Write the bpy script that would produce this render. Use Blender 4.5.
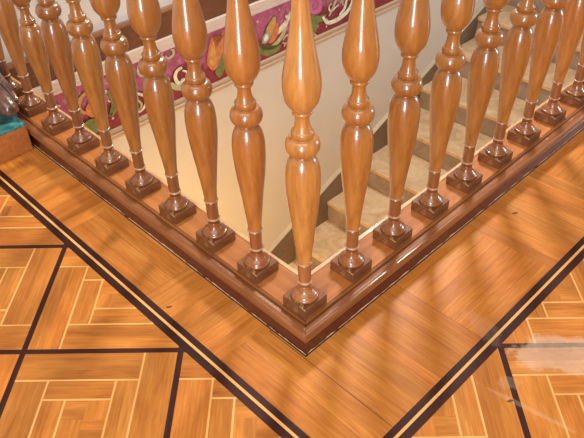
import bpy, bmesh, math, random
from mathutils import Vector, Matrix
R = math.radians
rnd = random.Random(7)
S = math.sqrt(0.5)
for o in list(bpy.data.objects): bpy.data.objects.remove(o)
sc = bpy.context.scene
C = sc.collection

# ------------------------------------------------------------------ camera
cam = bpy.data.cameras.new('camera'); camo = bpy.data.objects.new('camera', cam); C.objects.link(camo)
f_px, pitch, yaw, roll = 664.91, R(-39.5708), R(-1.2707), R(-1.7262)
fw = Vector((math.sin(yaw)*math.cos(pitch), math.cos(yaw)*math.cos(pitch), math.sin(pitch)))
r0 = Vector((math.cos(yaw), -math.sin(yaw), 0)); u0 = r0.cross(fw)
rr = r0*math.cos(roll) + u0*math.sin(roll); uu = -r0*math.sin(roll) + u0*math.cos(roll)
m = Matrix((rr, uu, -fw)).transposed().to_4x4(); m.translation = Vector((-0.0006, -0.8605, 0.9648))
camo.matrix_world = m
cam.sensor_width = 36; cam.lens = 36*f_px/584; cam.clip_start = 0.02; cam.clip_end = 60
sc.camera = camo

# ------------------------------------------------------------------ light
sc.view_settings.view_transform = 'Standard'; sc.view_settings.look = 'None'
sc.view_settings.gamma = 1; sc.view_settings.use_curve_mapping = False
sc.view_settings.exposure = 0.0
w = bpy.data.worlds.new('room_light'); sc.world = w; w.use_nodes = True
w.node_tree.nodes['Background'].inputs[0].default_value = (1.0, 0.93, 0.84, 1)
w.node_tree.nodes['Background'].inputs[1].default_value = 0.28

def area(name, loc, target, sx, sy, power, col):
    l = bpy.data.lights.new(name, 'AREA'); l.shape = 'RECTANGLE'; l.size = sx; l.size_y = sy
    l.energy = power; l.color = col
    o = bpy.data.objects.new(name, l); C.objects.link(o); o.location = loc
    o.rotation_euler = (Vector(target) - Vector(loc)).to_track_quat('-Z', 'Y').to_euler()
    return o
# daylight from the tall window beyond the stairwell, to the right
area('window_daylight_stairs', (0.47, 2.12, 1.95), (0.05, 0.1, 0), 0.30, 0.42, 66, (1.0, 0.93, 0.84))
# window beyond the right-hand run of the balustrade
area('window_daylight_side', (4.3, 1.9, 0.95), (0, 0.6, 0.0), 0.7, 1.1, 60, (0.90, 0.94, 1.0))
# tall window behind the photographer
area('window_daylight_room', (-0.45, -3.5, 1.5), (0, 0, 1.5), 0.75, 2.95, 185, (0.90, 0.94, 1.0))
# soft fill added for light bounced off the ceiling, above and behind the photographer
area('ceiling_bounce_fill', (-0.3, -1.3, 3.2), (-0.3, -1.3, 0), 3.0, 2.2, 75, (1.0, 0.90, 0.76))
# warm lamp down in the stairwell, under the near-left landing
def _ad(a, d, z): return (a*S - d*S, a*S + d*S, z)
area('stair_lamp', _ad(0.12, 0.62, -1.0), _ad(1.0, 1.3, -0.95), 0.30, 0.30, 14, (1.0, 0.56, 0.17))

# ------------------------------------------------------------------ materials
def mat(name):
    m = bpy.data.materials.new(name); m.use_nodes = True
    nt = m.node_tree; b = nt.nodes['Principled BSDF']
    return m, nt, b
def N(nt, t, **k):
    n = nt.nodes.new(t)
    for a, v in k.items():
        if a.startswith('i_'): n.inputs[int(a[2:]) if a[2:].isdigit() else a[2:]].default_value = v
        else: setattr(n, a, v)
    return n
def ramp(nt, fac, stops, interp='LINEAR'):
    n = N(nt, 'ShaderNodeValToRGB'); n.color_ramp.interpolation = interp
    e = n.color_ramp.elements
    while len(e) < len(stops): e.new(0.5)
    for i, (p, c) in enumerate(stops): e[i].position = p; e[i].color = (*c, 1) if len(c) == 3 else c
    nt.links.new(fac, n.inputs[0]); return n.outputs[0]
def mixc(nt, fac, a, b, mode='MIX'):
    n = N(nt, 'ShaderNodeMix', data_type='RGBA', blend_type=mode)
    for s, v in ((n.inputs[0], fac), (n.inputs[6], a), (n.inputs[7], b)):
        if hasattr(v, 'is_output'): nt.links.new(v, s)
        elif isinstance(v, (int, float)): s.default_value = v
        else: s.default_value = (*v, 1)
    return n.outputs[2]
def math_(nt, op, a, b=0.0, clamp=False):
    n = N(nt, 'ShaderNodeMath', operation=op, use_clamp=clamp)
    for s, v in ((n.inputs[0], a), (n.inputs[1], b)):
        if hasattr(v, 'is_output'): nt.links.new(v, s)
        else: s.default_value = v
    return n.outputs[0]
def noise(nt, vec, scale, detail=4, rough=0.55, dist=0.0, stretch=None):
    if stretch:
        mp = N(nt, 'ShaderNodeMapping'); mp.inputs['Scale'].default_value = stretch
        nt.links.new(vec, mp.inputs[0]); vec = mp.outputs[0]
    n = N(nt, 'ShaderNodeTexNoise'); n.inputs['Scale'].default_value = scale
    n.inputs['Detail'].default_value = detail; n.inputs['Roughness'].default_value = rough
    n.inputs['Distortion'].default_value = dist
    nt.links.new(vec, n.inputs['Vector']); return n.outputs['Fac']
def coords(nt, which='Object'):
    return N(nt, 'ShaderNodeTexCoord').outputs[which]
def bump(nt, b, h, strength, dist=0.001):
    n = N(nt, 'ShaderNodeBump'); n.inputs['Strength'].default_value = strength; n.inputs['Distance'].default_value = dist
    nt.links.new(h, n.inputs['Height']); nt.links.new(n.outputs[0], b.inputs['Normal'])
def wood(name, dark, light, stretch, rough=0.3, coat=0.6, tone=False, coord='Object', scale=1.0, wear=None, coatr=0.06):
    m, nt, b = mat(name); v = coords(nt, coord)
    fine = noise(nt, v, 95*scale, 5, 0.65, 0.3, stretch)
    big = noise(nt, v, 9*scale, 3, 0.5, 0.25, tuple(0.35 + 0.65*q for q in stretch))
    f = math_(nt, 'ADD', math_(nt, 'MULTIPLY', fine, 0.62), math_(nt, 'MULTIPLY', big, 0.38))
    col = ramp(nt, f, [(0.33, dark), (0.66, light)])
    if tone:
        a = N(nt, 'ShaderNodeAttribute', attribute_type='OBJECT', attribute_name='tone')
        col = mixc(nt, 1.0, col, a.outputs['Color'], 'MULTIPLY')
    if wear:
        wn = noise(nt, v, 26, 6, 0.75, 0.5)
        col = mixc(nt, ramp(nt, wn, [(wear[1], (0, 0, 0)), (wear[1]+0.06, (1, 1, 1))]), col, wear[0])
    nt.links.new(col, b.inputs['Base Color'])
    b.inputs['Roughness'].default_value = rough
    b.inputs['Coat Weight'].default_value = coat; b.inputs['Coat Roughness'].default_value = coatr
    bump(nt, b, fine, 0.12, 0.0006)
    return m
def plain(name, col, rough=0.6, var=0.12, scale=8, coat=0.0, spec=0.5, metal=0.0):
    m, nt, b = mat(name); v = coords(nt)
    n = noise(nt, v, scale, 4)
    c = ramp(nt, n, [(0.3, tuple(x*(1-var) for x in col)), (0.7, tuple(min(1, x*(1+var)) for x in col))])
    nt.links.new(c, b.inputs['Base Color']); b.inputs['Roughness'].default_value = rough
    b.inputs['Coat Weight'].default_value = coat; b.inputs['Metallic'].default_value = metal
    b.inputs['Specular IOR Level'].default_value = spec
    return m

M = {}
M['turned'] = wood('turned_wood', (0.235, 0.070, 0.012), (0.43, 0.166, 0.034), (1, 1, 0.12), 0.32, 0.7, tone=True)
M['turned_base'] = wood('turned_base_wood', (0.15, 0.042, 0.011), (0.30, 0.098, 0.026), (1, 1, 0.25), 0.3, 0.7, tone=True)
M['ring'] = wood('turned_ring_wood', (0.28, 0.12, 0.06), (0.50, 0.28, 0.16), (1, 1, 1), 0.3, 0.8)
M['plinth'] = wood('plinth_wood', (0.09, 0.028, 0.010), (0.25, 0.088, 0.028), (0.3, 1, 1), 0.55, 0.0, wear=((0.48, 0.27, 0.12), 0.60))
M['cap'] = wood('curb_cap_wood', (0.29, 0.088, 0.020), (0.48, 0.175, 0.046), (0.12, 1, 1), 0.55, 0.0)
M['mould'] = wood('curb_moulding_wood', (0.12, 0.034, 0.010), (0.30, 0.105, 0.029), (0.08, 1, 1), 0.38, 0.15)
M['cap'].node_tree.nodes['Principled BSDF'].inputs['Specular IOR Level'].default_value = 0.2
M['plinth'].node_tree.nodes['Principled BSDF'].inputs['Specular IOR Level'].default_value = 0.25
M['mould'].node_tree.nodes['Principled BSDF'].inputs['Specular IOR Level'].default_value = 0.3
M['lip'] = wood('curb_inner_edge_wood', (0.55, 0.27, 0.10), (0.72, 0.40, 0.18), (0.1, 1, 1), 0.5, 0.2)
# dark red kickboard with worn pale paint along its lower edge
m, nt, b = mat('kickboard_paint'); v = coords(nt); sp = N(nt, 'ShaderNodeSeparateXYZ'); nt.links.new(v, sp.inputs[0])
n1 = noise(nt, v, 30, 5, 0.7)
col = ramp(nt, noise(nt, v, 12, 4, 0.6, 0.2, (0.2, 1, 1)), [(0.3, (0.034, 0.0055, 0.004)), (0.7, (0.070, 0.012, 0.009))])
edge = math_(nt, 'SUBTRACT', 0.0064, sp.outputs[2])
mask = math_(nt, 'MULTIPLY', math_(nt, 'ADD', edge, math_(nt, 'MULTIPLY', math_(nt, 'SUBTRACT', n1, 0.62), 0.016)), 900, True)
col = mixc(nt, mask, col, (0.62, 0.42, 0.32))
nt.links.new(col, b.inputs['Base Color']); b.inputs['Roughness'].default_value = 0.25; b.inputs['Coat Weight'].default_value = 0.6
M['kick'] = m
M['gap'] = plain('dark_gap', (0.012, 0.006, 0.004), 0.8)

def floor_mat(name, kind):
    m, nt, b = mat(name)
    uv = coords(nt, 'UV'); ob = coords(nt, 'Object')
    at = N(nt, 'ShaderNodeAttribute', attribute_name='tone')
    fine = noise(nt, uv, 230, 6, 0.7, 0.15, (0.045, 1, 1))
    mid = noise(nt, uv, 26, 4, 0.6, 0.9, (0.22, 1, 1))
    blot = noise(nt, ob, 7, 3, 0.55, 0.3)
    f = math_(nt, 'ADD', math_(nt, 'ADD', math_(nt, 'MULTIPLY', fine, 0.45), math_(nt, 'MULTIPLY', mid, 0.35)), math_(nt, 'MULTIPLY', blot, 0.20))
    if kind == 'oak': stops = [(0.34, (0.280, 0.078, 0.011)), (0.50, (0.460, 0.155, 0.024)), (0.66, (0.620, 0.250, 0.052))]
    elif kind == 'dark': stops = [(0.35, (0.014, 0.0030, 0.0018)), (0.65, (0.062, 0.012, 0.006))]
    elif kind == 'light': stops = [(0.3, (0.62, 0.30, 0.085)), (0.7, (0.80, 0.43, 0.15))]
    else: stops = [(0.3, (0.035, 0.010, 0.004)), (0.7, (0.06, 0.018, 0.007))]
    col = ramp(nt, f, stops)
    col = mixc(nt, 1.0, col, at.outputs['Color'], 'MULTIPLY')
    # pale worn varnish patch and scuffs
    sp = N(nt, 'ShaderNodeSeparateXYZ'); nt.links.new(ob, sp.inputs[0])
    wob = noise(nt, ob, 22, 3, 0.6); fleck = noise(nt, ob, 70, 5, 0.75)
    def ell(cx, cy, rx, ry, ang=0.0, amp=0.9):
        dx = math_(nt, 'SUBTRACT', sp.outputs[0], cx); dy = math_(nt, 'SUBTRACT', sp.outputs[1], cy)
        ca, sa = math.cos(ang), math.sin(ang)
        a = math_(nt, 'ADD', math_(nt, 'MULTIPLY', dx, ca/rx), math_(nt, 'MULTIPLY', dy, sa/rx))
        c2 = math_(nt, 'ADD', math_(nt, 'MULTIPLY', dx, -sa/ry), math_(nt, 'MULTIPLY', dy, ca/ry))
        d = math_(nt, 'SQRT', math_(nt, 'ADD', math_(nt, 'MULTIPLY', a, a), math_(nt, 'MULTIPLY', c2, c2)))
        d = math_(nt, 'ADD', d, math_(nt, 'MULTIPLY', math_(nt, 'SUBTRACT', wob, 0.5), amp))
        d = math_(nt, 'ADD', d, math_(nt, 'MULTIPLY', math_(nt, 'SUBTRACT', fleck, 0.5), amp*1.1))
        return math_(nt, 'MULTIPLY', math_(nt, 'SUBTRACT', 1.0, d), 5.0, True)
    st = math_(nt, 'MULTIPLY', ell(0.462, -0.088, 0.092, 0.046), math_(nt, 'ADD', 0.16, math_(nt, 'MULTIPLY', fleck, 0.50)))
    for (cx, cy, rx, ry, an, k) in ((0.375, -0.205, 0.085, 0.005, -0.62, 0.32), (0.352, -0.150, 0.020, 0.016, 0.0, 0.25),
                                    
                                    (0.335, -0.02, 0.02, 0.05, 0.5, 0.16)):
        st = math_(nt, 'MAXIMUM', st, math_(nt, 'MULTIPLY', ell(cx, cy, rx, ry, an, 1.6), math_(nt, 'MULTIPLY', fleck, k)))
    col = mixc(nt, st, col, (0.66, 0.50, 0.38))
    if kind in ('oak', 'dark'):
        for (cx, cy, q) in ((0.481, 0.315, 0.0055), (-0.269, 0.040, 0.005), (0.345, -0.187, 0.004)):
            col = mixc(nt, math_(nt, 'MULTIPLY', ell(cx, cy, q*1.5, q*0.7, 0.3, 0.8), 0.75), col, (0.03, 0.012, 0.006))
    nt.links.new(col, b.inputs['Base Color'])
    rg = math_(nt, 'ADD', math_(nt, 'ADD', 0.36, math_(nt, 'MULTIPLY', blot, 0.18)), math_(nt, 'MULTIPLY', st, 0.4))
    nt.links.new(rg, b.inputs['Roughness'])
    b.inputs['Coat Weight'].default_value = 0.0; b.inputs['Specular IOR Level'].default_value = 0.22
    bump(nt, b, f, 0.10, 0.0006)
    return m
FM = [floor_mat('floor_oak', 'oak'), floor_mat('floor_dark_inlay', 'dark'), floor_mat('floor_pale_inlay', 'light'), floor_mat('floor_seam', 'seam')]

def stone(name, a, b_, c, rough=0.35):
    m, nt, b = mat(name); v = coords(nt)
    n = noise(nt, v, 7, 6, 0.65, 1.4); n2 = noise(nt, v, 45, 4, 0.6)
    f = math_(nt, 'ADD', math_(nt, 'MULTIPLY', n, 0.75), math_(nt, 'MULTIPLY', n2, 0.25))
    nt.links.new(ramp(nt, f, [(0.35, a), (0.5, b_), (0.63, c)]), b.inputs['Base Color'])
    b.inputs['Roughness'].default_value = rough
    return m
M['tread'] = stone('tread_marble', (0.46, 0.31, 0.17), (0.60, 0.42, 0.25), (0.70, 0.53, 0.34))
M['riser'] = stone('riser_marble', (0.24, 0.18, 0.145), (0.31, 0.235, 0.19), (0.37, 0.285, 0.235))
M['skirt'] = wood('stair_skirting_wood', (0.125, 0.085, 0.058), (0.21, 0.15, 0.105), (0.15, 1, 1), 0.5, 0.1)
M['skirt_edge'] = plain('skirting_edge', (0.46, 0.40, 0.30), 0.5)
M['wall'] = plain('wall_plaster', (0.59, 0.555, 0.51), 0.85, 0.03, 3)
M['cream'] = plain('cream_moulding', (0.44, 0.31, 0.20), 0.45, 0.06, 10)
M['greyc'] = plain('pale_moulding', (0.60, 0.50, 0.45), 0.45, 0.05, 10)
M['darkwood'] = wood('wall_rail_wood', (0.075, 0.022, 0.007), (0.17, 0.055, 0.018), (0.1, 1, 1), 0.35, 0.4)
M['darkedge'] = wood('wall_rail_edge_wood', (0.16, 0.06, 0.025), (0.28, 0.12, 0.05), (0.1, 1, 1), 0.35, 0.4)

# frieze cloth: magenta above, deep red below, a wavy painted boundary
m, nt, b = mat('frieze_ground'); v = coords(nt); sp = N(nt, 'ShaderNodeSeparateXYZ'); nt.links.new(v, sp.inputs[0])
wv = noise(nt, v, 6, 3, 0.6, 0.6); tx = noise(nt, v, 30, 5, 0.7, 1.0)
hgt = math_(nt, 'ADD', sp.outputs[2], math_(nt, 'MULTIPLY', math_(nt, 'SUBTRACT', wv, 0.5), 0.22))
up = math_(nt, 'MULTIPLY', math_(nt, 'ADD', hgt, 0.185), 60, True)
mag = ramp(nt, tx, [(0.32, (0.24, 0.034, 0.090)), (0.55, (0.36, 0.085, 0.165)), (0.72, (0.50, 0.21, 0.30))])
red = ramp(nt, tx, [(0.32, (0.16, 0.012, 0.020)), (0.7, (0.26, 0.030, 0.045))])
nt.links.new(mixc(nt, up, red, mag), b.inputs['Base Color']); b.inputs['Roughness'].default_value = 0.7
M['frieze'] = m
for k, c in dict(cleaf=(0.40, 0.40, 0.22), cwhite=(0.62, 0.61, 0.46), cgreen=(0.15, 0.17, 0.045), cyellow=(0.50, 0.27, 0.07), corange=(0.50, 0.17, 0.06),
                 cgrey=(0.30, 0.30, 0.26), cpink=(0.48, 0.12, 0.28), cstar=(0.75, 0.50, 0.60), cteal=(0.03, 0.07, 0.06)).items():
    M[k] = plain('painted_' + k[1:], c, 0.7, 0.25, 60)
M['block'] = wood('block_wood', (0.24, 0.062, 0.012), (0.42, 0.135, 0.030), (0.3, 1, 1), 0.5, 0.2)
m, nt, b = mat('teal_lacquer'); v = coords(nt)
nt.links.new(ramp(nt, noise(nt, v, 13, 5, 0.7, 1.0), [(0.42, (0.008, 0.028, 0.022)), (0.55, (0.02, 0.13, 0.13)), (0.7, (0.10, 0.30, 0.30))]), b.inputs['Base Color'])
b.inputs['Roughness'].default_value = 0.3; M['teal'] = m
m, nt, b = mat('dark_carved_wood'); v = coords(nt); n = noise(nt, v, 34, 5, 0.7, 0.8)
nt.links.new(ramp(nt, n, [(0.35, (0.045, 0.020, 0.013)), (0.62, (0.17, 0.075, 0.050))]), b.inputs['Base Color'])
b.inputs['Roughness'].default_value = 0.28; b.inputs['Coat Weight'].default_value = 0.5; bump(nt, b, n, 0.5, 0.003); M['carved'] = m

# ------------------------------------------------------------------ helpers
def link(name, me, mats, parent=None, smooth=False):
    if not isinstance(mats, (list, tuple)): mats = [mats]
    for q in mats: me.materials.append(q)
    if smooth: me.polygons.foreach_set('use_smooth', [True]*len(me.polygons))
    o = bpy.data.objects.new(name, me); C.objects.link(o)
    if parent: o.parent = parent
    return o
def bm_obj(name, bm, mats, parent=None, smooth=False, bevel=0):
    bmesh.ops.recalc_face_normals(bm, faces=bm.faces)
    me = bpy.data.meshes.new(name); bm.to_mesh(me); bm.free()
    o = link(name, me, mats, parent, smooth)
    if bevel:
        md = o.modifiers.new('bevel', 'BEVEL'); md.width = bevel; md.segments = 2; md.limit_method = 'ANGLE'
    return o
def empty(name, label, cat, loc=(0, 0, 0), rz=0, group=None):
    o = bpy.data.objects.new(name, None); C.objects.link(o); o.location = loc; o.rotation_euler = (0, 0, rz)
    o['label'] = label; o['category'] = cat
    if group: o['group'] = group
    return o
def box(bm, x0, x1, y0, y1, z0, z1):
    vs = [bm.verts.new((x, y, z)) for x in (x0, x1) for y in (y0, y1) for z in (z0, z1)]
    for q in ((0, 1, 3, 2), (4, 6, 7, 5), (0, 4, 5, 1), (2, 3, 7, 6), (0, 2, 6, 4), (1, 5, 7, 3)):
        bm.faces.new([vs[i] for i in q])
def lathe(prof, seg=40, caps=True):
    bm = bmesh.new(); rings = []
    for z, r in prof: rings.append([bm.verts.new((r*math.cos(2*math.pi*i/seg), r*math.sin(2*math.pi*i/seg), z)) for i in range(seg)])
    for a, b_ in zip(rings, rings[1:]):
        for i in range(seg): bm.faces.new((a[i], a[(i+1) % seg], b_[(i+1) % seg], b_[i]))
    if caps: bm.faces.new(rings[0]); bm.faces.new(rings[-1])
    return bm
def smooth_profile(pts, n=6):
    out = []
    P = [pts[0]] + list(pts) + [pts[-1]]
    for i in range(1, len(P)-2):
        p0, p1, p2, p3 = P[i-1], P[i], P[i+1], P[i+2]
        for k in range(n):
            t = k/n; q = []
            for d in (0, 1):
                q.append(0.5*((2*p1[d]) + (-p0[d]+p2[d])*t + (2*p0[d]-5*p1[d]+4*p2[d]-p3[d])*t*t + (-p0[d]+3*p1[d]-3*p2[d]+p3[d])*t**3))
            out.append(tuple(q))
    out.append(pts[-1]); return out

def structure(o): o['kind'] = 'structure'; return o

# ------------------------------------------------------------------ parquet floor (one surface)
fv, ff, fuv, ftone, fmi = [], [], [], [], []
def clip(poly, a, b_, c):          # keep a*x + b*y >= c
    out = []
    for i in range(len(poly)):
        p, q = poly[i], poly[(i+1) % len(poly)]
        dp, dq = a*p[0]+b_*p[1]-c, a*q[0]+b_*q[1]-c
        if dp >= 0: out.append(p)
        if (dp >= 0) != (dq >= 0):
            t = dp/(dp-dq); out.append((p[0]+(q[0]-p[0])*t, p[1]+(q[1]-p[1])*t))
    return out
def put(poly, mi, org, ud, tone, clips):
    for c in clips:
        poly = clip(poly, *c)
        if len(poly) < 3: return
    i0 = len(fv); fv.extend((x, y, 0.0) for x, y in poly); ff.append(list(range(i0, i0+len(poly))))
    ou, ov = rnd.uniform(0, 9), rnd.uniform(0, 9)
    for x, y in poly:
        dx, dy = x-org[0], y-org[1]
        fuv.append((dx*ud[0]+dy*ud[1]+ou, -dx*ud[1]+dy*ud[0]+ov))
    ftone.append(tone); fmi.append(mi)
def tone(sp=0.16, base=1.0):
    k = base*(1 + rnd.uniform(-sp, sp)); h = rnd.uniform(-0.06, 0.06)
    return (k*(1-h*0.3), k*(1+h*0.6), k*(1+h), 1)
PLc = lambda c: (-S, -S, c)          # distance from the left baluster line >= c
PRc = lambda c: (S, -S, c)
neg = lambda q: (-q[0], -q[1], -q[2])
BL0, BR0 = 0.1750, 0.2660; BW = (0.0, 0.0128, 0.0182, 0.0335)
mitL = (-S-S, -S+S, BL0-BR0)         # (pL-BL0) - (pR-BR0) >= 0
def rect(x0, x1, y0, y1): return [(x0, y0), (x1, y0), (x1, y1), (x0, y1)]
g, hh, o1, o2, lw = 0.2935, 0.0055, 0.0655, 0.1065, 0.0037
def tile(X, Y, clips):
    def brd(x0, x1, y0, y1, ud, mi=0, tn=None, n=1):
        for k in range(n):
            if ud[0]: yy = [y0+(y1-y0)*k/n, y0+(y1-y0)*(k+1)/n]; rc = rect(X+x0, X+x1, Y+yy[0], Y+yy[1])
            else: xx = [x0+(x1-x0)*k/n, x0+(x1-x0)*(k+1)/n]; rc = rect(X+xx[0], X+xx[1], Y+y0, Y+y1)
            put(rc, mi, (X+x0, Y+y0), ud, tn or tone(), clips)
    H_, V_ = (1, 0), (0, 1); q = lw/2; one = (1, 1, 1, 1)
    def ring(a, o, e):
        ns = rnd.choice((1, 2))
        A, B = a, g-a
        brd(A, g-o-q, g-o+q, B, H_, n=rnd.choice((1, 2)));   brd(g-o+q, B, o+q, B, V_, n=ns)
        brd(o+q, B, A, o-q, H_, n=rnd.choice((1, 2)));       brd(A, o-q, A, g-o-q, V_, n=ns)
        brd(A, g-o-q, g-o-q, g-o+q, H_, 2, one); brd(g-o-q, g-o+q, o+q, B, V_, 2, one)
        brd(o+q, B, o-q, o+q, H_, 2, one);       brd(o-q, o+q, A, g-o+-q, V_, 2, one)
        # small corner fillers of the inlay crossings
        brd(g-o-q, g-o+q, o-q+lw, o+q, V_, 2, one)
    ring(hh, o1, 0); ring(o1+q, o2, 1)
    a, b_ = o2+q, g-o2-q; c = g/2
    for (x0, x1, y0, y1, ud) in ((a, c, c, b_, H_), (c, b_, c, b_, V_), (a, c, a, c, V_), (c, b_, a, c, H_)):
        brd(x0, x1, y0, y1, ud, tn=None, n=2) if ud[0] else brd(x0, x1, y0, y1, ud, n=2)
xD, yA = -0.2305, -0.0680
def tiles_region(clips, i0, i1, j0, j1):
    for i in range(i0, i1):
        for j in range(j0, j1):
            X, Y = xD+i*g, yA+j*g
            xs, ys = (X, X+g), (Y, Y+g)
            # skip squares wholly outside the region
            ok = [(X, Y), (X+g, Y), (X+g, Y+g), (X, Y+g)]
            for c in clips:
                ok = clip(ok, *c)
                if len(ok) < 3: break
            if len(ok) < 3: continue
            tile(X, Y, clips)
            t = lambda: tone(0.12)
            # dark dividing strips: left and bottom halves of each square plus its right and top halves
            put(rect(X, X+hh, Y, Y+g), 1, (X, Y), (0, 1), t(), clips); put(rect(X+g-hh, X+g, Y, Y+g), 1, (X, Y), (0, 1), t(), clips)
            put(rect(X+hh, X+g-hh, Y, Y+hh), 1, (X, Y), (1, 0), t(), clips); put(rect(X+hh, X+g-hh, Y+g-hh, Y+g), 1, (X, Y), (1, 0), t(), clips)
tiles_region([PLc(BL0+BW[3]), mitL], -7, 3, -6, 8)
tiles_region([PRc(BR0+BW[3]), neg(mitL)], 0, 9, -6, 8)
dL, nL, dR, nR = (-S, S), (-S, -S), (S, S), (S, -S)
def strip(org, ud, vd, u0, u1, v0, v1, mi, tn, clips, grain=None):
    P = [(org[0]+ud[0]*u+vd[0]*v_, org[1]+ud[1]*u+vd[1]*v_) for u, v_ in ((u0, v0), (u1, v0), (u1, v1), (u0, v1))]
    put(P, mi, org, grain or ud, tn, clips)
for (ud, nd, B0, cl) in ((dL, nL, BL0, [mitL]), (dR, nR, BR0, [neg(mitL)])):
    for a, b_, mi in ((BW[0], BW[1], 1), (BW[1], BW[2], 2), (BW[2], BW[3], 1)):
        u = -0.8
        while u < 3.2:
            L_ = rnd.uniform(0.3, 0.6)
            strip((0, 0), ud, nd, u, u+L_, B0+a, B0+b_, mi, tone(0.1) if mi == 1 else (1, 1, 1, 1), cl); u += L_
# field boards between curb and border
fieldc = [neg(PLc(BL0)), neg(PRc(BR0))]
def boards_along(org, ud, vd, u0, u1, v0, v1, widths, clips, gap=0.0005, base=1.0):
    v_ = v0; k = 0
    while v_ < v1-1e-6:
        wd = min(widths[k % len(widths)]*rnd.uniform(0.9, 1.1), v1-v_); k += 1
        strip(org, ud, vd, u0, u1, v_, v_+wd-gap, 0, tone(0.13, base), clips)
        strip(org, ud, vd, u0, u1, v_+wd-gap, v_+wd, 3, tone(0.1, 2.5), clips)
        v_ += wd
SEAM = 0.0595
rightc = fieldc + [(S, S, -SEAM), (S, -S, 0.0)]; leftc = fieldc + [(-S, -S, SEAM)]
# right field: (ud along the left-run direction = across the field)
boards_along((0, 0), dL, dR, -0.40, 0.0, -SEAM, 0.197, [0.034, 0.030], rightc)
strip((0, 0), dR, nR, 0.197, 0.328, -0.1, 0.0, 0, tone(0.1), rightc)
boards_along((0, 0), dR, nR, 0.197, 0.452, 0.0, 0.30, [0.030], rightc)
boards_along((0, 0), dL, dR, -0.40, 0.10, 0.452, 0.755, [0.032], rightc)
boards_along((0, 0), dR, nR, 0.755, 1.05, 0.0, 0.30, [0.030], rightc)
boards_along((0, 0), dL, dR, -0.40, 0.10, 1.05, 1.40, [0.032], rightc)
boards_along((0, 0), dR, nR, 1.40, 3.1, 0.0, 0.30, [0.030], rightc)
# left field
boards_along((0, 0), dL, nL, -0.50, 0.045, SEAM, 0.20, [0.030], leftc)
boards_along((0, 0), nL, dL, SEAM-0.02, 0.20, 0.045, 0.279, [0.036], leftc)
boards_along((0, 0), dL, nL, 0.279, 0.574, SEAM-0.02, 0.20, [0.034], leftc)
boards_along((0, 0), nL, dL, SEAM-0.02, 0.20, 0.574, 0.870, [0.034], leftc)
boards_along((0, 0), dL, nL, 0.870, 1.60, SEAM-0.02, 0.20, [0.034], leftc)
# fine dark seams: the long one running off the corner and the small notch
def seam(p, q, wd=0.0011):
    p, q = Vector(p), Vector(q); d = (q-p).normalized(); n = Vector((-d.y, d.x))*wd/2
    i0 = len(fv); fv.extend([(*(p+n), 0.0004), (*(p-n), 0.0004), (*(q-n), 0.0004), (*(q+n), 0.0004)])
    ff.append([i0, i0+1, i0+2, i0+3]); fuv.extend([(0, 0)]*4); ftone.append((1, 1, 1, 1)); fmi.append(3)
def LRp(aL, aR): return (-S*aL+S*aR, S*aL+S*aR)
seam(LRp(0.030, -0.066), LRp(-0.266, -0.0665+0.0)); seam(LRp(0.030, -0.052), LRp(0.030, -0.066))
me = bpy.data.meshes.new('floor'); me.from_pydata(fv, [], ff)
uvl = me.uv_layers.new(name='UVMap'); uvl.data.foreach_set('uv', [c for q in fuv for c in q])
ca = me.color_attributes.new('tone', 'FLOAT_COLOR', 'CORNER')
cc = []
for f_, t_ in zip(ff, ftone): cc += list(t_)*len(f_)
ca.data.foreach_set('color', cc)
me.polygons.foreach_set('material_index', fmi)
for q in FM: me.materials.append(q)
flo = bpy.data.objects.new('floor', me); C.objects.link(flo); structure(flo)

# ------------------------------------------------------------------ stairwell walls  (a along the right run, d across the well)
def AD(a, d, z): return (a*S - d*S, a*S + d*S, z)
WD = 1.30
def quadbox(name, pts2, z0, z1, m, parent=None):      # prism over plan polygon (a,d)
    bm = bmesh.new()
    lo = [bm.verts.new(AD(a, d, z0)) for a, d in pts2]; hi = [bm.verts.new(AD(a, d, z1)) for a, d in pts2]
    bm.faces.new(lo); bm.faces.new(hi)
    n = len(lo)
    for i in range(n): bm.faces.new((lo[i], lo[(i+1) % n], hi[(i+1) % n], hi[i]))
    return bm_obj(name, bm, m, parent)
AMIN, AMAX = -1.6, 5.2
structure(quadbox('wall_back', [(AMIN, WD), (AMAX, WD), (AMAX, WD+0.12), (AMIN, WD+0.12)], -2.7, 2.6, M['wall']))
structure(quadbox('wall_left', [(-0.044, 0.044), (-0.044, WD), (0.044, WD), (0.044, 0.044)], -2.7, -0.012, M['wall']))
structure(quadbox('wall_right', [(-0.044, -0.044), (AMAX, -0.044), (AMAX, 0.044), (-0.044, 0.044)], -2.7, -0.012, M['wall']))
structure(quadbox('floor_lower', [(0.044, 0.044), (1.2, 0.044), (1.2, WD), (0.044, WD)], -2.0, -1.95, M['tread']))
# mouldings and dark rail on the far wall
def wall_prof(name, prof, m, a0=AMIN, a1=AMAX, parent=None):      # prof: (out, z) from the wall face
    bm = bmesh.new()
    A = [bm.verts.new(AD(a0, WD-o_, z)) for o_, z in prof]; B = [bm.verts.new(AD(a1, WD-o_, z)) for o_, z in prof]
    n = len(prof)
    for i in range(n): bm.faces.new((A[i], A[(i+1) % n], B[(i+1) % n], B[i]))
    bm.faces.new(A); bm.faces.new(B)
    return bm_obj(name, bm, m, parent)
structure(wall_prof('trim_1', [(0, -.020), (.016, -.020), (.018, -.026), (.014, -.032), (.014, -.046), (.009, -.050), (.009, -.058), (.012, -.062), (.010, -.070), (.004, -.074), (0, -.074)], M['greyc']))
structure(wall_prof('trim_2', [(0, -.278), (.005, -.278), (.010, -.283), (.010, -.290), (.006, -.294), (.006, -.298), (.013, -.303), (.013, -.314), (.008, -.319), (0, -.319)], M['cream']))
structure(wall_prof('baseboard_back', [(0, .066), (.012, .066), (.012, -.020), (0, -.020)], M['darkwood']))
structure(wall_prof('trim_3', [(0, .079), (.014, .079), (.018, .072), (.016, .066), (0, .066)], M['darkedge']))

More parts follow.
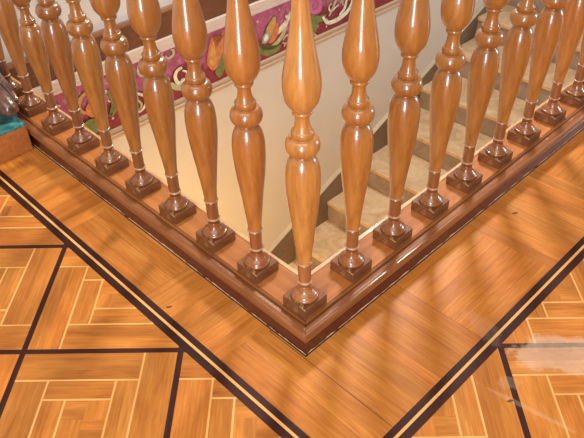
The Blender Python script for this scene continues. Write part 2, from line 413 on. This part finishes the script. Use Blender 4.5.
# ------------------------------------------------------------------ painted frieze
fr = empty('painted_frieze', 'magenta and dark red floral frieze band painted along the stair wall between cream mouldings', 'frieze', AD(1.0, WD, -0.18))
iv = Matrix.Translation(Vector(AD(1.0, WD, -0.18))).inverted()
def fobj(name, bm, m, ):
    o = bm_obj(name, bm, m); o.parent = fr; o.matrix_parent_inverse = iv; return o
bm = bmesh.new()
q = [bm.verts.new(AD(a, d, z)) for a, d, z in ((AMIN, WD-.003, -.278), (AMAX, WD-.003, -.278), (AMAX, WD-.003, -.074), (AMIN, WD-.003, -.074), (AMIN, WD, -.278), (AMAX, WD, -.278), (AMAX, WD, -.074), (AMIN, WD, -.074))]
for f_ in ((0, 1, 2, 3), (4, 5, 6, 7), (0, 1, 5, 4), (2, 3, 7, 6), (1, 2, 6, 5), (0, 3, 7, 4)): bm.faces.new([q[i] for i in f_])
fobj('painted_ground', bm, M['frieze'])
_lay = [0]
def shape(name, pts, m, smooth=4):
    _lay[0] += 1; off = 0.0034 + 0.00008*_lay[0]
    P = pts + pts[:1]
    if smooth:
        n = len(pts); Q = []
        for i in range(n):
            p0, p1, p2, p3 = pts[i-1], pts[i], pts[(i+1) % n], pts[(i+2) % n]
            for k in range(smooth):
                t = k/smooth
                Q.append(tuple(0.5*((2*p1[d]) + (-p0[d]+p2[d])*t + (2*p0[d]-5*p1[d]+4*p2[d]-p3[d])*t*t + (-p0[d]+3*p1[d]-3*p2[d]+p3[d])*t**3) for d in (0, 1)))
    else: Q = list(pts)
    bm = bmesh.new(); f_ = bm.faces.new([bm.verts.new(AD(a, WD-off, max(-.276, min(-.076, z)))) for a, z in Q])
    bmesh.ops.triangulate(bm, faces=[f_])
    return fobj(name, bm, m)
def ribbon(name, pts, w0, w1, m):
    _lay[0] += 1; off = 0.0034 + 0.00008*_lay[0]
    Q = smooth_profile(pts, 6); n = len(Q); bm = bmesh.new(); prev = None
    for i, (a, z) in enumerate(Q):
        a2, z2 = Q[min(i+1, n-1)]; a1, z1 = Q[max(i-1, 0)]; d = Vector((a2-a1, z2-z1)); d.normalize()
        t = i/(n-1); wd = (w0+(w1-w0)*t)*(0.35+0.65*math.sin(math.pi*min(1, 0.12+t*0.8)))/2
        cur = [bm.verts.new(AD(a-d.y*wd*k, WD-off, max(-.276, min(-.076, z+d.x*wd*k)))) for k in (1, -1)]
        if prev: bm.faces.new((prev[0], prev[1], cur[1], cur[0]))
        prev = cur
    return fobj(name, bm, m)
ribbon('stem', [(1.30, -.10), (1.247, -.117), (1.222, -.152), (1.203, -.19), (1.179, -.217), (1.132, -.236), (1.075, -.234)], .016, .024, M['cleaf'])
ribbon('leaf', [(1.157, -.188), (1.186, -.176), (1.222, -.152), (1.247, -.117)], .030, .018, M['cwhite'])
shape('leaf', [(1.055, -.205), (1.086, -.238), (1.141, -.25), (1.18, -.245), (1.163, -.268), (1.095, -.268), (1.058, -.237)], M['cgreen'])
shape('petal', [(1.077, -.209), (1.086, -.16), (1.116, -.127), (1.15, -.109), (1.16, -.141), (1.135, -.185), (1.099, -.212)], M['cteal'])
shape('petal', [(1.090, -.205), (1.098, -.16), (1.120, -.132), (1.15, -.113), (1.157, -.141), (1.135, -.180), (1.105, -.207)], M['cyellow'])
shape('petal', [(1.11, -.211), (1.140, -.18), (1.158, -.143), (1.172, -.168), (1.160, -.200), (1.133, -.219)], M['corange'])
shape('petal', [(1.074, -.203), (1.085, -.173), (1.112, -.163), (1.121, -.185), (1.103, -.209)], M['cgrey'])
shape('petal', [(1.085, -.197), (1.092, -.180), (1.106, -.174), (1.110, -.188), (1.100, -.201)], M['cwhite'])
ribbon('leaf', [(1.19, -.23), (1.215, -.215), (1.235, -.235), (1.21, -.25), (1.19, -.24)], .012, .010, M['cleaf'])
rf = random.Random(11)
for k in range(46):
    a = -0.1 + k*0.047 + rf.uniform(-.012, .012)
    if 1.04 < a < 1.2 or 0.78 < a < 0.9: continue
    z = rf.uniform(-.245, -.110); r_ = rf.uniform(.012, .026); t0 = rf.uniform(0, 6.28); dr = rf.choice((-1, 1))
    pts = [(a + (r_*(1.15-.13*i))*math.cos(t0+dr*i*.75), z + (r_*(1.15-.13*i))*math.sin(t0+dr*i*.75)) for i in range(7)]
    pts = [(pts[0][0]*2-pts[1][0]+.01, pts[0][1]*2-pts[1][1])] + pts
    ribbon('scroll', pts, .011, .006, M[rf.choice(('cleaf', 'cgreen', 'cwhite', 'cleaf', 'cpink', 'cyellow'))])
shape('petal', [(.787, -.182), (.806, -.119), (.829, -.088), (.830, -.147), (.854, -.114), (.878, -.092), (.874, -.154), (.845, -.205), (.811, -.225)], M['corange'])
shape('petal', [(.800, -.190), (.812, -.140), (.828, -.112), (.832, -.160), (.822, -.205)], M['cyellow'])
shape('petal', [(.90, -.10), (.935, -.085), (.93, -.12), (.895, -.165)], M['corange'])
shape('leaf', [(.82, -.237), (.844, -.203), (.869, -.16), (.895, -.135), (.885, -.205), (.845, -.265)], M['cgreen'])
ribbon('scroll', [(.580, -.090), (.596, -.074), (.616, -.064), (.64, -.076), (.641, -.098), (.618, -.104), (.606, -.09)], .014, .010, M['cleaf'])
ribbon('scroll', [(.671, -.160), (.648, -.164), (.635, -.183), (.644, -.211), (.672, -.214), (.69, -.188), (.671, -.172)], .018, .012, M['cwhite'])
ribbon('leaf', [(.56, -.20), (.607, -.205), (.637, -.228), (.683, -.238), (.723, -.225), (.755, -.200)], .020, .030, M['cleaf'])
ribbon('leaf', [(.71, -.13), (.73, -.18), (.75, -.235), (.73, -.262)], .022, .012, M['cgreen'])
shape('petal', [(1.345, -.127), (1.375, -.095), (1.421, -.124), (1.421, -.169), (1.39, -.178), (1.355, -.162)], M['cpink'])
shape('petal', [(1.362, -.130), (1.385, -.112), (1.405, -.132), (1.400, -.155), (1.375, -.158)], M['frieze'])
shape('leaf', [(1.345, -.170), (1.408, -.190), (1.453, -.197), (1.434, -.219), (1.400, -.222), (1.388, -.260), (1.365, -.243)], M['cgreen'])
ribbon('scroll', [(1.43, -.20), (1.46, -.236), (1.512, -.244), (1.579, -.232), (1.618, -.202), (1.624, -.165)], .018, .026, M['cwhite'])
ribbon('scroll', [(1.47, -.21), (1.492, -.185), (1.517, -.150), (1.549, -.150), (1.545, -.175)], .016, .012, M['cleaf'])
ribbon('scroll', [(1.538, -.228), (1.571, -.206), (1.585, -.170), (1.60, -.13)], .020, .012, M['cwhite'])
ribbon('scroll', [(1.46, -.15), (1.45, -.115), (1.48, -.095), (1.51, -.11)], .014, .010, M['cgreen'])
ribbon('scroll', [(.296, -.128), (.275, -.108), (.248, -.123), (.241, -.15), (.258, -.173), (.283, -.168)], .016, .012, M['cyellow'])
shape('petal', [(.265, -.155), (.285, -.145), (.295, -.18), (.280, -.200), (.262, -.180)], M['corange'])
shape('leaf', [(.235, -.215), (.273, -.203), (.300, -.229), (.281, -.262), (.246, -.250)], M['cgreen'])
ribbon('scroll', [(.45, -.175), (.47, -.187), (.492, -.206), (.490, -.238), (.468, -.256), (.445, -.252)], .012, .010, M['cwhite'])
ribbon('leaf', [(.359, -.130), (.367, -.18), (.348, -.222), (.375, -.20), (.405, -.150)], .018, .014, M['cgreen'])
ribbon('scroll', [(.10, -.12), (.13, -.17), (.18, -.20), (.22, -.18)], .016, .012, M['cleaf'])
for a, z in ((1.052, -.103), (1.173, -.091), (1.217, -.13), (1.195, -.254), (1.453, -.252), (1.86, -.23), (.353, -.235), (.177, -.112), (.98, -.23), (.92, -.25), (.43, -.10), (1.03, -.15), (1.25, -.20)):
    pts = []
    for k in range(8):
        r_ = 0.0065 if k % 2 == 0 else 0.0022
        pts.append((a+r_*math.cos(k*math.pi/4+0.3), z+r_*math.sin(k*math.pi/4+0.3)))
    shape('star', pts, M['cstar'], 0)

# ------------------------------------------------------------------ staircase
st = empty('staircase', 'straight beige marble staircase climbing along the wall behind the balusters', 'staircase', AD(0.7, 0.65, -1.95))
ist = Matrix.Translation(Vector(AD(0.7, 0.65, -1.95))).inverted()
def sobj(name, bm, m, bevel=0):
    o = bm_obj(name, bm, m, bevel=bevel); o.parent = st; o.matrix_parent_inverse = ist; return o
a1, z1, T, Rr = 1.467, -1.356, 0.2525, 0.1265
def prism_ad(a0, a1_, d0, d1, z0, z1_):
    bm = bmesh.new(); vs = [bm.verts.new(AD(a, d, z)) for a in (a0, a1_) for d in (d0, d1) for z in (z0, z1_)]
    for q in ((0, 1, 3, 2), (4, 6, 7, 5), (0, 4, 5, 1), (2, 3, 7, 6), (0, 2, 6, 4), (1, 5, 7, 3)): bm.faces.new([vs[i] for i in q])
    return bm
for i in range(-4, 12):
    a = a1 + (i-1)*T + T; z = z1 + (i-1)*Rr + Rr       # riser i+1 foot at (a,z)
    top = z + Rr
    a_, zt = a - T, z                                   # riser i: foot plan a_, tread level zt
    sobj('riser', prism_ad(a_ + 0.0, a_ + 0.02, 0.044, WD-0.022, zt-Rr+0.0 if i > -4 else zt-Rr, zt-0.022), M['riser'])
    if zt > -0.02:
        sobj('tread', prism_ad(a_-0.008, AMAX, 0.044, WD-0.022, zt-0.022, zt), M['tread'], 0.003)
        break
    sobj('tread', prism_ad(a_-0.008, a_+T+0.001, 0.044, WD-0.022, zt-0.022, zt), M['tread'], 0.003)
# sloping skirting on the wall
k_, b0 = 0.4376, -1.7656
def skirt(d0, d1, off0, off1):
    bm = bmesh.new(); A0, A1 = -0.2, 4.15
    vs = [bm.verts.new(AD(a, d, k_*a+b0+o_)) for a in (A0, A1) for d in (d0, d1) for o_ in (off0, off1)]
    for q in ((0, 1, 3, 2), (4, 6, 7, 5), (0, 4, 5, 1), (2, 3, 7, 6), (0, 2, 6, 4), (1, 5, 7, 3)): bm.faces.new([vs[i] for i in q])
    return bm
sobj('skirting_board', skirt(WD-0.022, WD, -0.62, -0.006), M['skirt'])
sobj('skirting_edge', skirt(WD-0.024, WD, -0.006, 0.001), M['skirt_edge'])

# ------------------------------------------------------------------ balustrade curbs
def curb(name, label, side, length):
    root = empty(name, label, 'curb', (0, 0, 0), 0, 'wooden curbs carrying the balusters')
    d, n = (dL, nL) if side == 'L' else (dR, nR)
    root.rotation_euler = (0, 0, math.atan2(d[1], d[0]))
    # local frame: x along the run, y sideways; outward normal is +y for the left run, -y for the right one
    sg = 1 if side == 'L' else -1
    def sweep(nm, prof, m, smooth=False):
        bm = bmesh.new()
        A = [bm.verts.new((-p, sg*p, z)) for p, z in prof]; B = [bm.verts.new((length, sg*p, z)) for p, z in prof]
        k = len(prof)
        for i in range(k): bm.faces.new((A[i], A[(i+1) % k], B[(i+1) % k], B[i]))
        bm.faces.new(A); bm.faces.new(B)
        return bm_obj(nm, bm, m, root)
    sweep('cap_board', [(-.0425, .0478), (.0300, .0478), (.0305, .0465), (.0310, .004), (-.0425, .004)], M['cap'])
    bulge = [(.0570+.0050*math.cos(t), .0405+.0098*math.sin(t)) for t in [R(100-k*18) for k in range(12)]]
    sweep('moulding', [(.0312, .0470), (.0320, .0470), (.0326, .0500), (.0345, .0508), (.0368, .0503), (.0378, .0485), (.0384, .0455), (.0405, .0450), (.0414, .0485), (.0440, .0500), (.0500, .0512), (.0540, .0508)] + bulge + [(.0530, .0310), (.0312, .0310)], M['mould'])
    sweep('kickboard', [(.0480, .0308), (.0572, .0308), (.0588, .0290), (.0606, .0020), (.0600, .0010), (.0480, .0010)], M['kick'])
    sweep('inner_edge', [(-.0510, .0490), (-.0427, .0490), (-.0427, -.011), (-.0510, -.011)], M['lip'])
    if side == 'L':
        pr = [(.0300, .0482), (.0326, .0504), (.0345, .0512), (.0372, .0506), (.0386, .0462), (.0405, .0456), (.0416, .0490), (.0500, .0516), (.0545, .0512), (.0600, .0480), (.0624, .0405), (.0600, .0340), (.0578, .0312), (.0611, .0020), (.0500, .0012), (.0300, .0300)]
        bm = bmesh.new(); q2 = math.sqrt(2)
        A = [bm.verts.new((-p-.0003, p-.0003, z)) for p, z in pr]; B = [bm.verts.new((-p+.0003, p+.0003, z)) for p, z in pr]
        for i in range(len(pr)): bm.faces.new((A[i], A[(i+1) % len(pr)], B[(i+1) % len(pr)], B[i]))
        bm.faces.new(A); bm.faces.new(B); bm_obj('mitre_joint', bm, M['gap'], root)
    sweep('shadow_gap', [(.0590, .0003), (.0625, .0003), (.0625, .0009), (.0590, .0009)], M['gap'])
    return root
curb('wooden_curb', 'brown moulded wooden curb under the left run of balusters, meeting the other at the corner', 'L', WD-0.002)
curb('wooden_curb', 'brown moulded wooden curb under the right run of balusters beside the stone stairs', 'R', 3.0)

# ------------------------------------------------------------------ balusters
P_base = [(.0712, .0238), (.0725, .0254), (.0755, .0258), (.0780, .0248), (.0786, .0234)]
P_base2 = smooth_profile([(.0786, .0232), (.081, .0220), (.0845, .0184), (.088, .0146), (.094, .0124), (.100, .0117)], 4)
P_shaft = [(.100, .0117), (.1085, .0117), (.125, .0119), (.1500, .0121), (.1530, .0122)]
P_vase = smooth_profile([(.1530, .0122), (.165, .0130), (.180, .0142), (.205, .0168), (.233, .0197), (.260, .0228), (.2852, .0257), (.312, .0279), (.330, .0286), (.346, .0285), (.360, .0271), (.3710, .0243), (.3790, .0203), (.3825, .0174)], 5)
P_vase += [(.3828, .0166), (.3838, .0174), (.3850, .0174), (.3862, .0162)]
P_bead = [(.3862, .0160), (.3870, .0176)] + [(.4018+.0153*math.sin(t), .0166+.0110*math.cos(t)) for t in [R(-82+k*13) for k in range(13)]] + [(.4172, .0170), (.4185, .0160)]
P_collar = [(.4180, .0160), (.4188, .0174), (.4205, .0180), (.4262, .0180), (.4280, .0174), (.4284, .0154)] + smooth_profile([(.4288, .0151), (.4350, .0128), (.4420, .0114), (.4500, .0110), (.4560, .0112)], 3) + [(.4565, .0148), (.4590, .0156), (.4625, .0153), (.4630, .0141)]
P_upper = smooth_profile([(.4630, .0144), (.4665, .0176), (.4725, .0220), (.4800, .0258), (.4920, .0283), (.505, .0290), (.5193, .0280), (.5424, .0240), (.5707, .0188), (.6008, .0144), (.628, .0121), (.655, .0113), (.690, .0110)], 5)
P_top = [(.690, .0110), (.735, .0112)] + smooth_profile([(.735, .0112), (.748, .0140), (.756, .0190), (.763, .0236), (.7655, .0245)], 4)
def torus_prof(zc, r, h=.0015, t=.0021): return [(zc+h*math.sin(x), r+t*math.cos(x)) for x in [R(-90+k*30) for k in range(7)]]
def make_baluster(plain_form=False):
    k = (.3345-.153)/(.3862-.153); dz = -.0830 if plain_form else 0.0
    V_ = [(.153+(z-.153)*k, r) for z, r in P_vase] if plain_form else P_vase
    C_ = [(z+dz, r) for z, r in P_collar]; U_ = [(z+dz, r) for z, r in P_upper]
    T_ = [(.690+dz, .0110)] + P_top[1:]
    root = empty('baluster', '', 'baluster', (0, 0, 0), 0, 'turned wooden balusters around the stairwell')
    bm = bmesh.new(); box(bm, -.0292, .0292, -.0292, .0292, .0480, .0714); bm_obj('plinth', bm, M['plinth'], root, bevel=.0012)
    bm_obj('turned_base', lathe(P_base + P_base2), M['turned_base'], root, True)
    bm_obj('shaft', lathe(P_shaft), M['turned_base'], root, True)
    bm_obj('ring', lathe([(.1070, .0115)] + torus_prof(.1095, .0121) + [(.1120, .0115)]), M['ring'], root, True)
    bm_obj('ring', lathe([(.1525, .0118)] + torus_prof(.1550, .0125) + [(.1575, .0118)]), M['ring'], root, True)
    bm_obj('lower_vase', lathe(V_, 56), M['turned'], root, True)
    if not plain_form: bm_obj('bead', lathe(P_bead, 48), M['turned'], root, True)
    bm_obj('collar', lathe(C_, 48), M['turned'], root, True)
    bm_obj('upper_vase', lathe(U_, 56), M['turned'], root, True)
    bm_obj('top_turning', lathe(T_, 40), M['turned'], root, True)
    bm = bmesh.new(); box(bm, -.0292, .0292, -.0292, .0292, .7656, .8000); bm_obj('top_block', bm, M['plinth'], root, bevel=.0012)
    return root
proto = make_baluster(); used = False
ordn = ['', 'first', 'second', 'third', 'fourth', 'fifth', 'sixth', 'seventh', 'eighth', 'ninth']
spec = [('C', 0)] + [('L', k) for k in range(1, 10)] + [('R', k) for k in range(1, 10)]
for side, k in spec:
    if not used: rt = proto; used = True
    elif side == 'L' and k == 7: rt = make_baluster(True)
    else:
        rt = proto.copy(); C.objects.link(rt)
        for ch in list(proto.children):
            c = ch.copy(); C.objects.link(c); c.parent = rt
    d = dR if side == 'R' else dL
    rt.location = (d[0]*k*.13, d[1]*k*.13, 0); rt.rotation_euler = (0, 0, R(45))
    if side == 'C':
        lab = 'pale brown turned baluster standing on the corner where the two curbs meet'
    elif side == 'L':
        lab = 'brown turned baluster, %s from the corner one along the left curb' % ordn[k]
        if k == 9: lab = 'dark brown turned baluster at the far end of the left curb, behind the carved foot'
        if k == 7: lab = 'brown turned baluster without a round bead, seventh from the corner along the left curb'
        if k == 8: lab = 'brown turned baluster beside the teal-topped block, eighth along the left curb'
    else:
        lab = 'brown turned baluster, %s from the corner one along the right curb' % ordn[k]
    rt['label'] = lab
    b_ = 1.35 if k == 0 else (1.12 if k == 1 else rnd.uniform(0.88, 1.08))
    if side == 'L' and k >= 3: b_ *= 0.9 if k < 6 else 0.8  # left run's darker shading painted into the wood tone
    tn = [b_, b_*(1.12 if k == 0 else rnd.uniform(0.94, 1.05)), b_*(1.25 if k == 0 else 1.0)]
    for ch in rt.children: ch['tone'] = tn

# ------------------------------------------------------------------ unseen handrails, added above the balusters for their shadows and reflections
def handrail(label, side, length):
    root = None
    d = dL if side == 'L' else dR; sg = 1 if side == 'L' else -1
    prof = [(-.028, .8004), (.028, .8004), (.034, .812), (.036, .828), (.030, .842), (.016, .850), (-.016, .850), (-.030, .842), (-.036, .828), (-.034, .812)]
    bm = bmesh.new()
    A = [bm.verts.new((-p, sg*p, z)) for p, z in prof]; B = [bm.verts.new((length, sg*p, z)) for p, z in prof]; k = len(prof)
    for i in range(k): bm.faces.new((A[i], A[(i+1) % k], B[(i+1) % k], B[i]))
    bm.faces.new(A); bm.faces.new(B)
    o = bm_obj('handrail', bm, M['mould']); o.rotation_euler = (0, 0, math.atan2(d[1], d[0]))
    o['label'] = label; o['category'] = 'handrail'
handrail('unseen brown wooden handrail over the left run of balusters, added for its shadows and reflections', 'L', WD-0.002)
handrail('unseen brown wooden handrail over the right run of balusters, added for its shadows and reflections', 'R', 3.0)

# ------------------------------------------------------------------ teal-topped block and carved foot, left corner
def P(aL, aR, z): return Vector((-S*aL+S*aR, S*aL+S*aR, z))
bl = empty('wooden_block', 'orange-brown wooden block with a teal top against the left curb', 'block', P(1.08, -0.24, 0))
bl.rotation_euler = (0, 0, R(135))
bm = bmesh.new(); box(bm, -.143, .16, -.170, .19, .0005, .074)      # local x along the left run, y away from the curb
bm_obj('body', bm, M['block'], bl, bevel=.002)
bm = bmesh.new(); box(bm, -.1435, .1605, -.1705, .1905, .0742, .0800)
bm_obj('top_panel', bm, M['teal'], bl, bevel=.001)
cf = empty('carved_foot', 'dark brown glossy carved foot resting on the teal-topped block', 'carving', P(1.0, -0.09, 0.08))
def skin(name, pts, m, parent, sub=2):
    me = bpy.data.meshes.new(name); me.from_pydata([p for p, r in pts], [(i, i+1) for i in range(len(pts)-1)], [])
    o = link(name, me, m, parent, True)
    md = o.modifiers.new('skin', 'SKIN'); md.use_smooth_shade = True
    for v_, (p, r) in zip(me.skin_vertices[0].data, pts): v_.radius = (r, r)
    me.skin_vertices[0].data[0].use_root = True
    sb = o.modifiers.new('sub', 'SUBSURF'); sb.levels = sub; sb.render_levels = sub
    return o
base = Vector(cf.location)
def q_(aL, aR, z): return tuple(P(aL, aR, z)-base)
skin('foot_body', [(q_(.968, -.078, .101), .018), (q_(.984, -.081, .108), .025), (q_(1.015, -.083, .119), .030), (q_(1.06, -.086, .132), .033), (q_(1.12, -.09, .150), .032), (q_(1.18, -.10, .17), .030)], M['carved'], cf)
skin('curved_ridge', [(q_(.995, -.052, .112), .007), (q_(1.02, -.050, .122), .011), (q_(1.06, -.050, .138), .014), (q_(1.12, -.052, .160), .017), (q_(1.20, -.06, .19), .020)], M['carved'], cf)
